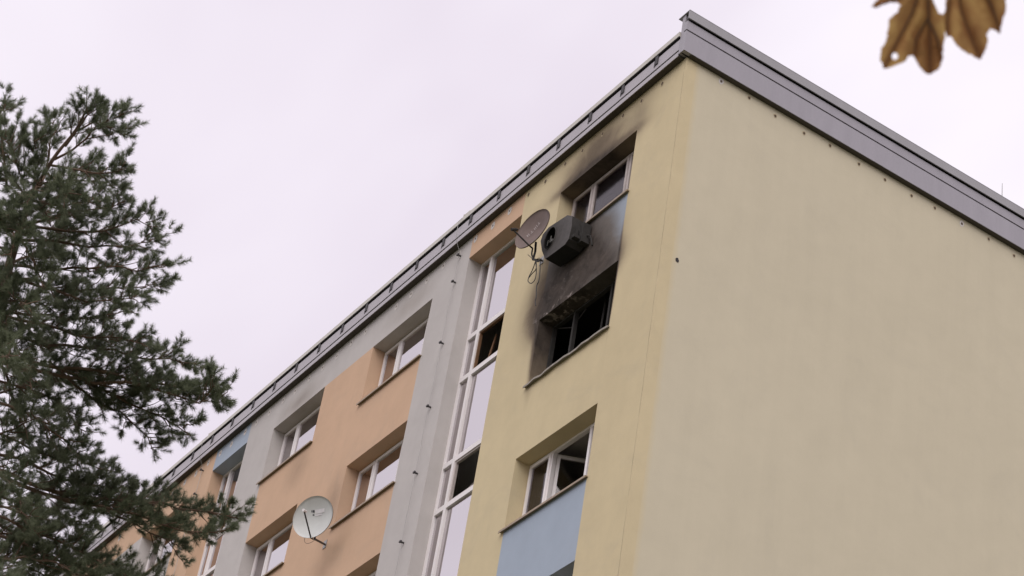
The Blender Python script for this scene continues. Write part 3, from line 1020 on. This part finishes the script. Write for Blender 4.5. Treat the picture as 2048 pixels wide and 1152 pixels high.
boughs = [
    # px path, depth offset at the tip, leafiness
    ([(105, 320), (150, 290), (190, 245), (235, 215), (258, 205)], 0.1),
    ([(130, 290), (165, 245), (185, 215), (180, 192)], -0.2),
    ([(160, 262), (200, 240), (240, 250), (258, 248)], 0.4),
    ([(90, 340), (110, 280), (112, 240), (116, 215)], 0.3),
    ([(70, 380), (78, 310), (76, 255)], -0.3),
    ([(50, 430), (40, 330), (20, 270), (5, 255)], -0.5),
    ([(20, 380), (5, 250), (20, 215), (34, 200)], 0.4),
    ([(100, 330), (150, 330), (210, 330), (262, 318)], -0.4),
    ([(80, 370), (130, 360), (185, 350), (230, 345)], 0.6),
    ([(62, 400), (120, 400), (170, 385), (195, 372)], -0.7),
    ([(45, 450), (130, 430), (215, 410), (262, 384)], 0.4),
    ([(45, 450), (130, 450), (220, 440), (290, 420), (318, 440)], -0.3),
    ([(35, 480), (130, 480), (240, 480), (300, 465), (330, 470)], 0.5),
    ([(20, 530), (110, 540), (200, 525), (290, 520), (340, 508)], -0.5),
    ([(20, 545), (120, 575), (220, 560), (300, 555), (336, 542)], 0.6),
    ([(15, 560), (90, 560), (170, 590), (240, 590), (285, 575)], -0.9),
    ([(0, 620), (80, 620), (170, 625), (240, 610), (270, 598)], 0.7),
    ([(0, 630), (90, 650), (180, 670), (250, 660), (296, 664)], -0.6),
    ([(-5, 660), (100, 690), (200, 690), (300, 700), (360, 700), (405, 705)], 0.3),
    ([(-10, 700), (100, 720), (220, 730), (340, 745), (420, 755), (462, 782)], -0.4),
    ([(-12, 720), (120, 750), (240, 760), (330, 775), (400, 790), (440, 742)], -0.7),
    ([(100, 730), (220, 770), (300, 800), (350, 820), (385, 850)], -0.2),
    ([(100, 720), (200, 780), (260, 820), (300, 850), (318, 880)], 0.1),
    ([(-15, 760), (60, 770), (130, 800), (180, 850)], 0.6),
    ([(-20, 800), (50, 820), (110, 860), (160, 905), (208, 922)], -0.4),
    ([(-25, 860), (60, 880), (120, 900), (150, 930)], 0.8),
    ([(-30, 900), (80, 930), (180, 960), (250, 960), (300, 975)], 0.5),
    ([(-35, 930), (100, 970), (220, 990), (330, 1000), (420, 1010), (486, 1016)], -0.3),
    ([(-35, 940), (120, 990), (230, 1010), (330, 1030), (400, 1050), (462, 1046)], -0.6),
    ([(100, 980), (220, 1010), (300, 1050), (350, 1070), (352, 1090)], 0.1),
    ([(-40, 980), (60, 1000), (140, 1020), (190, 1040)], 0.9),
    ([(-45, 1020), (60, 1050), (140, 1080), (210, 1110), (262, 1130)], -0.5),
    ([(-50, 1060), (50, 1090), (150, 1130), (240, 1150), (320, 1140)], -0.2),
    ([(-55, 1100), (40, 1130), (120, 1160), (190, 1200)], 0.4),
    ([(-60, 1150), (60, 1180), (180, 1230)], -0.4),
    ([(60, 400), (50, 430), (40, 460), (30, 500)], -1.3), ([(30, 490), (20, 440), (10, 400)], -1.2), ([(90, 340), (80, 370), (60, 390)], -1.0),
    ([(0, 620), (10, 600), (40, 590), (60, 600)], -1.5), ([(-10, 690), (0, 670), (20, 650), (30, 630)], -1.2), ([(20, 540), (0, 560), (-20, 570)], -1.2),
    ([(-40, 1000), (0, 1000), (50, 1020), (90, 1050)], -0.9), ([(-50, 1060), (20, 1060), (100, 1060), (160, 1070)], 0.4), ([(-60, 1120), (30, 1110), (110, 1120), (200, 1140)], -0.8),
    ([(-60, 1150), (0, 1120), (40, 1080), (70, 1060)], 0.2), ([(-30, 880), (20, 860), (70, 830), (110, 830)], -0.8), ([(-20, 800), (30, 780), (90, 760), (140, 740)], 0.9),
    ([(0, 640), (50, 600), (100, 590), (140, 580)], 0.3), ([(40, 470), (70, 520), (90, 560)], -1.2), ([(10, 600), (60, 640), (100, 690)], 1.2), ([(0, 640), (50, 700), (70, 760)], -1.3),
    ([(-10, 700), (40, 800), (70, 850)], 1.1), ([(70, 380), (100, 420), (120, 440)], 1.2), ([(90, 340), (130, 360), (140, 380)], -1.1),
    ([(20, 530), (100, 500), (150, 470)], 1.4), ([(-30, 900), (30, 960), (70, 1010)], -1.4),
    ([(-50, 1020), (20, 1060), (80, 1100)], 1.3), ([(30, 480), (0, 420), (-30, 400)], 0.8), ([(60, 400), (30, 340), (-10, 330)], -0.6),
    ([(0, 620), (-60, 590), (-150, 570)], 0.4), ([(-10, 700), (-100, 690), (-220, 700)], -0.6), ([(-30, 850), (-130, 860), (-270, 900)], 0.8),
    ([(20, 500), (-60, 470), (-160, 440)], -0.9), ([(-50, 1000), (-170, 1010), (-330, 1060)], 0.3), ([(80, 370), (20, 300), (-60, 290)], 0.2),
    ([(-35, 900), (-40, 940), (0, 990)], 2.2), ([(-10, 700), (0, 690), (40, 700)], -2.2), ([(-60, 1100), (-20, 1130), (30, 1180)], -2.3),
]
rng = np.random.default_rng(11)


def path_np(pts, step=0.05):
    P = np.array([list(p) for p in pts])
    seg = np.linalg.norm(np.diff(P, axis=0), axis=1)
    L = np.concatenate([[0], np.cumsum(seg)])
    n = max(3, int(L[-1] / step))
    s = np.linspace(0, L[-1], n)
    return np.stack([np.interp(s, L, P[:, k]) for k in range(3)], 1), L[-1]


def unit(v):
    return v / (np.linalg.norm(v, axis=-1, keepdims=True) + 1e-9)


NEEDLE = 0.060
NPS = 115                                           # needles on a shoot tip
for bi, (pp, dz) in enumerate(boughs):
    n = len(pp)
    path = smooth_path([tp(x - 9 * i / (n - 1), y + 20 * i / (n - 1), dz * (i / (n - 1)) ** 0.8) for i, (x, y) in enumerate(pp)], 6)
    P, L = path_np(path, 0.06)
    wv = np.cumsum(rng.normal(0, 0.011, P.shape), axis=0)
    P = P + wv - np.linspace(0, 1, len(P))[:, None] * wv[-1] * 0.7
    r0 = 0.008 + 0.007 * L
    wood = MB().tube([Vector(q) for q in P[::3]] + [Vector(P[-1])], [r0 * (1 - 0.85 * i / (len(P[::3]))) for i in range(len(P[::3]) + 1)], 6)
    shoots_p, shoots_d = [], []
    T = unit(np.gradient(P, axis=0))
    dens = 1.4 if (18 <= bi <= 34 and L > 0.9) else 0.95
    nb = int(L * 13 * dens) + 4
    for k in range(nb):
        s = 0.22 + 0.78 * (k + rng.random()) / nb
        i = min(len(P) - 1, int(s * (len(P) - 1)))
        t = T[i]
        side = unit(np.cross(t, [0, 0, 1.0]))
        up = np.cross(side, t)
        a = rng.uniform(0, 2 * math.pi)
        d = unit(t * rng.uniform(0.35, 1.0) + (side * math.cos(a) * 1.0 + up * math.sin(a) * 0.75) * rng.uniform(0.5, 1.0) + np.array([0, 0, 0.22]))
        ln = rng.uniform(0.12, 0.36) * (1.2 - 0.65 * s)
        m = 5
        q = np.array([P[i] + d * ln * w + np.array([0, 0, 0.10 * ln * w * w]) + rng.normal(0, 0.008, 3) for w in np.linspace(0, 1, m)])
        q[0] = P[i]
        wood.tube([Vector(z) for z in q], [0.007, 0.006, 0.005, 0.004, 0.003], 4, caps=False)
        # shoots at the tip and on the outer half
        shoots_p.append(q[-1]); shoots_d.append(unit(q[-1] - q[-3]))
        for w in (1, 2, 3, 4, 4):
            if rng.random() < 0.74:
                dd = unit(unit(q[-1] - q[0]) * 0.8 + rng.normal(0, 0.55, 3) + np.array([0, 0, 0.55]))
                shoots_p.append(q[w] + dd * rng.uniform(0.0, 0.07)); shoots_d.append(dd)
    shoots_p.append(P[-1]); shoots_d.append(T[-1])
    br = wood.build('branch', bark, PT, PW, world=True)
    S, Dv = np.array(shoots_p), np.array(shoots_d)
    ns = len(S)
    ln = rng.uniform(0.05, 0.12, ns)
    # needles: thin triangles fanned round each shoot
    w = rng.random((ns, NPS))
    root = S[:, None, :] + Dv[:, None, :] * (w * ln[:, None])[..., None]
    rand = rng.normal(0, 1, (ns, NPS, 3))
    perp = unit(rand - (rand * Dv[:, None, :]).sum(-1, keepdims=True) * Dv[:, None, :])
    spread = rng.uniform(0.6, 2.3, (ns, NPS, 1)) * (1.2 - 0.6 * w[..., None])
    nd = unit(Dv[:, None, :] + perp * spread)
    nl = NEEDLE * rng.uniform(0.75, 1.2, (ns, NPS, 1))
    tip = root + nd * nl
    r2 = rng.normal(0, 1, (ns, NPS, 3))
    wd = unit(np.cross(nd, r2)) * 0.0018
    V = np.stack([root - wd, root + wd, tip], 2).reshape(-1, 3) - np.array(PW)
    nf = ns * NPS
    me = bpy.data.meshes.new('needles')
    me.vertices.add(nf * 3)
    me.vertices.foreach_set('co', V.ravel())
    me.loops.add(nf * 3)
    me.loops.foreach_set('vertex_index', np.arange(nf * 3, dtype=np.int32))
    me.polygons.add(nf)
    me.polygons.foreach_set('loop_start', np.arange(0, nf * 3, 3, dtype=np.int32))
    me.polygons.foreach_set('loop_total', np.full(nf, 3, dtype=np.int32))
    me.update()
    sh = np.repeat(np.clip(rng.normal(0.52, 0.3, ns), 0, 1), NPS * 3)
    sh = np.clip(sh + np.tile(np.array([-0.06, -0.06, 0.12]), nf), 0, 1)
    a_ = me.attributes.new('shade', 'FLOAT', 'POINT')
    a_.data.foreach_set('value', sh.astype(np.float32))
    me.materials.append(nm_)
    o = inst('needles', me, br, PW)
    o['kind'] = 'stuff'

# ------------------------------------------------------------------ maple twig with dry leaves, close to the camera
lm, lnt, lbs = new_mat('dry_maple_leaf')
att = N(lnt, 'ShaderNodeAttribute')
att.attribute_name = 'vein'
geo = N(lnt, 'ShaderNodeNewGeometry')
blot = noise(lnt, geo.outputs['Position'], 45, 5, 0.6, 0.5)
blot2 = noise(lnt, geo.outputs['Position'], 22, 3, 0.5, 0.3)
c = mixc(lnt, ramp(lnt, blot, 0.3, 0.7), (0.37, 0.185, 0.075), (0.60, 0.41, 0.15))
c = mixc(lnt, mathn(lnt, 'MULTIPLY', ramp(lnt, blot2, 0.45, 0.62), 0.6), c, (0.27, 0.13, 0.055))
c = mixc(lnt, mathn(lnt, 'MULTIPLY', att.outputs['Fac'], 0.7), c, (0.20, 0.085, 0.035))
df = N(lnt, 'ShaderNodeBsdfDiffuse')
tl = N(lnt, 'ShaderNodeBsdfTranslucent')
lnt.links.new(c, df.inputs[0])
lnt.links.new(c, tl.inputs[0])
ms = N(lnt, 'ShaderNodeMixShader')
ms.inputs[0].default_value = 0.6
lnt.links.new(df.outputs[0], ms.inputs[1])
lnt.links.new(tl.outputs[0], ms.inputs[2])
lnt.links.new(ms.outputs[0], lnt.nodes['Material Output'].inputs[0])
lnt.nodes.remove(lbs)
twigm = simple('maple_bark', (0.10, 0.075, 0.055), 0.9, 0, 0.4, 20, 0.4)
z8 = lambda q: (1720 + q[0] / 5.759, q[1] / 5.759)
LEAF_D = 2.2
mt0 = C_CAM + Vector((right.x, right.y, 0)).normalized() * 2.6 + Vector((fwd.x, fwd.y, 0)).normalized() * 1.2
MT = empty('maple_tree', (mt0.x, mt0.y, 0))
tag(MT, 'maple with dry brown leaves hanging on a twig against the sky', 'tree')
MW = WO[MT.name]
tw_end = at_dist(*z8((1000, -560)), LEAF_D)
fork = at_dist(*z8((2300, -1150)), LEAF_D + 0.1)
top = Vector((mt0.x, mt0.y, fork.z + 0.2))
MB().tube(smooth_path([(mt0.x, mt0.y, -0.1), (mt0.x + .05, mt0.y, 1.5), (mt0.x, mt0.y + .04, 2.6), top, top + Vector((-.1, .1, 1.8))], 4),
          [0.11 - 0.0055 * i for i in range(17)], 10).build('trunk', twigm, MT, MW, world=True, smooth=True)
MB().tube(smooth_path([top, top.lerp(fork, 0.5) + Vector((0, 0, 0.12)), fork, fork.lerp(tw_end, 0.6) + Vector((0, 0, 0.02)), tw_end], 5),
          [0.03 - 0.0013 * i for i in range(21)], 7).build('branch', twigm, MT, MW, world=True, smooth=True)


def leaf(outline, hole, veins, dist, bend, seed):
    bm = bmesh.new()
    rgl = random.Random(seed)
    pts = []
    n = len(outline)
    for i in range(n):                             # a little toothing along the margin
        a, b = Vector(outline[i]), Vector(outline[(i + 1) % n])
        m_ = max(1, int((b - a).length / 28))
        for k in range(m_):
            q = a.lerp(b, k / m_)
            if k:
                q += Vector((rgl.uniform(-11, 11), rgl.uniform(-11, 11)))
            pts.append(q)
    vs = [bm.verts.new((q.x, q.y, 0)) for q in pts]
    es = [bm.edges.new((vs[i], vs[(i + 1) % len(vs)])) for i in range(len(vs))]
    if hole:
        hx, hy, hr = hole
        hv = [bm.verts.new((hx + hr * math.cos(k * math.pi / 5), hy + hr * 1.1 * math.sin(k * math.pi / 5), 0)) for k in range(10)]
        es += [bm.edges.new((hv[i], hv[(i + 1) % 10])) for i in range(10)]
    bmesh.ops.triangle_fill(bm, use_beauty=True, edges=es)
    for _ in range(4):
        long = [e for e in bm.edges if e.calc_length() > 42]
        if not long:
            break
        bmesh.ops.subdivide_edges(bm, edges=long, cuts=1)
        bmesh.ops.triangulate(bm, faces=[f for f in bm.faces if len(f.verts) > 3])
    lay = bm.verts.layers.float.new('vein')
    segs = [(Vector(v[i]), Vector(v[i + 1])) for v in veins for i in range(len(v) - 1)]
    for v in bm.verts:
        p = Vector((v.co.x, v.co.y))
        dm = 1e9
        for a, b in segs:
            ab = b - a
            t = max(0, min(1, (p - a).dot(ab) / ab.length_squared))
            dm = min(dm, (p - a - ab * t).length)
        v[lay] = math.exp(-(dm / 34) ** 2) + 0.35 * math.exp(-(dm / 90) ** 2)
        # folded down along the veins, curled at the margin
        dep = -0.010 * math.exp(-(dm / 60) ** 2) + bend(p.x, p.y)
        w = at_dist(*z8((p.x, p.y)), dist + dep)
        v.co = w - MW
    me = bpy.data.meshes.new('leaf')
    bm.to_mesh(me)
    bm.free()
    me.materials.append(lm)
    me.polygons.foreach_set('use_smooth', [True] * len(me.polygons))
    o = inst('leaf', me, MT, MW)
    vb = MB()
    for v in veins:
        path = [at_dist(*z8(q), dist - 0.012 + bend(*q)) for q in v]
        path = smooth_path(path, 4)
        vb.tube(path, [0.0010 - 0.0008 * i / len(path) for i in range(len(path))], 5)
    vb.build('vein', twigm, o, MW, world=True)
    return o


L1 = [(770, -430), (640, -400), (520, -330), (450, -240), (330, -250), (300, -150), (200, -120), (215, -20), (120, 70), (180, 95), (265, 42), (350, 28), (420, 25), (468, 60), (440, 130), (335, 215), (325, 330), (300, 470), (238, 560),
      (230, 680), (265, 790), (330, 783), (400, 758), (470, 730), (530, 700), (556, 648), (610, 640), (640, 690), (690, 780), (760, 848), (810, 860), (860, 825), (930, 758), (955, 680), (960, 560), (985, 430), (978, 300), (958, 165),
      (905, 150), (868, 60), (845, 0), (850, -120), (960, -190), (1040, -280), (930, -300), (900, -390)]
L2 = [(1250, -430), (1130, -380), (1040, -290), (1010, -200), (992, -60), (985, 100), (950, 190), (960, 330), (1000, 425), (1050, 420), (1090, 490), (1140, 545), (1200, 590), (1240, 622), (1290, 632), (1340, 668), (1380, 690), (1410, 640),
      (1445, 570), (1475, 490), (1455, 400), (1495, 332), (1550, 345), (1612, 392), (1630, 300), (1650, 200), (1682, 100), (1672, 0), (1760, -90), (1680, -180), (1690, -300), (1560, -300), (1450, -400)]
leaf(L1, (402, 648, 36), [[(780, -440), (790, 100), (805, 500), (808, 845)], [(780, -400), (600, 150), (430, 480), (285, 765)], [(780, -380), (500, -60), (190, 82)], [(790, -340), (960, -230)], [(797, 250), (900, 480), (935, 700)], [(795, 200), (650, 450), (630, 640)]],
     LEAF_D, lambda x, y: 0.015 * math.sin(x / 180) + 0.00003 * (y - 200), 1)
leaf(L2, None, [[(1240, -440), (1150, 0), (1230, 300), (1375, 660)], [(1240, -400), (1480, 0), (1580, 250), (1605, 375)], [(1235, -380), (1080, -200), (1010, 200), (1010, 400)], [(1330, -250), (1560, -200), (1700, -120)]],
     LEAF_D + 0.045, lambda x, y: 0.015 * math.sin(x / 150 + 1) + 0.00004 * (y - 200), 2)
mb = MB().tube(smooth_path([at_dist(*z8((770, -425)), LEAF_D), at_dist(*z8((860, -500)), LEAF_D - .01), tw_end], 4), 0.0016, 5)
mb.tube(smooth_path([at_dist(*z8((1250, -425)), LEAF_D + .045), at_dist(*z8((1150, -520)), LEAF_D + .02), tw_end], 4), 0.0016, 5)
mb.build('petiole', twigm, MT, MW, world=True)
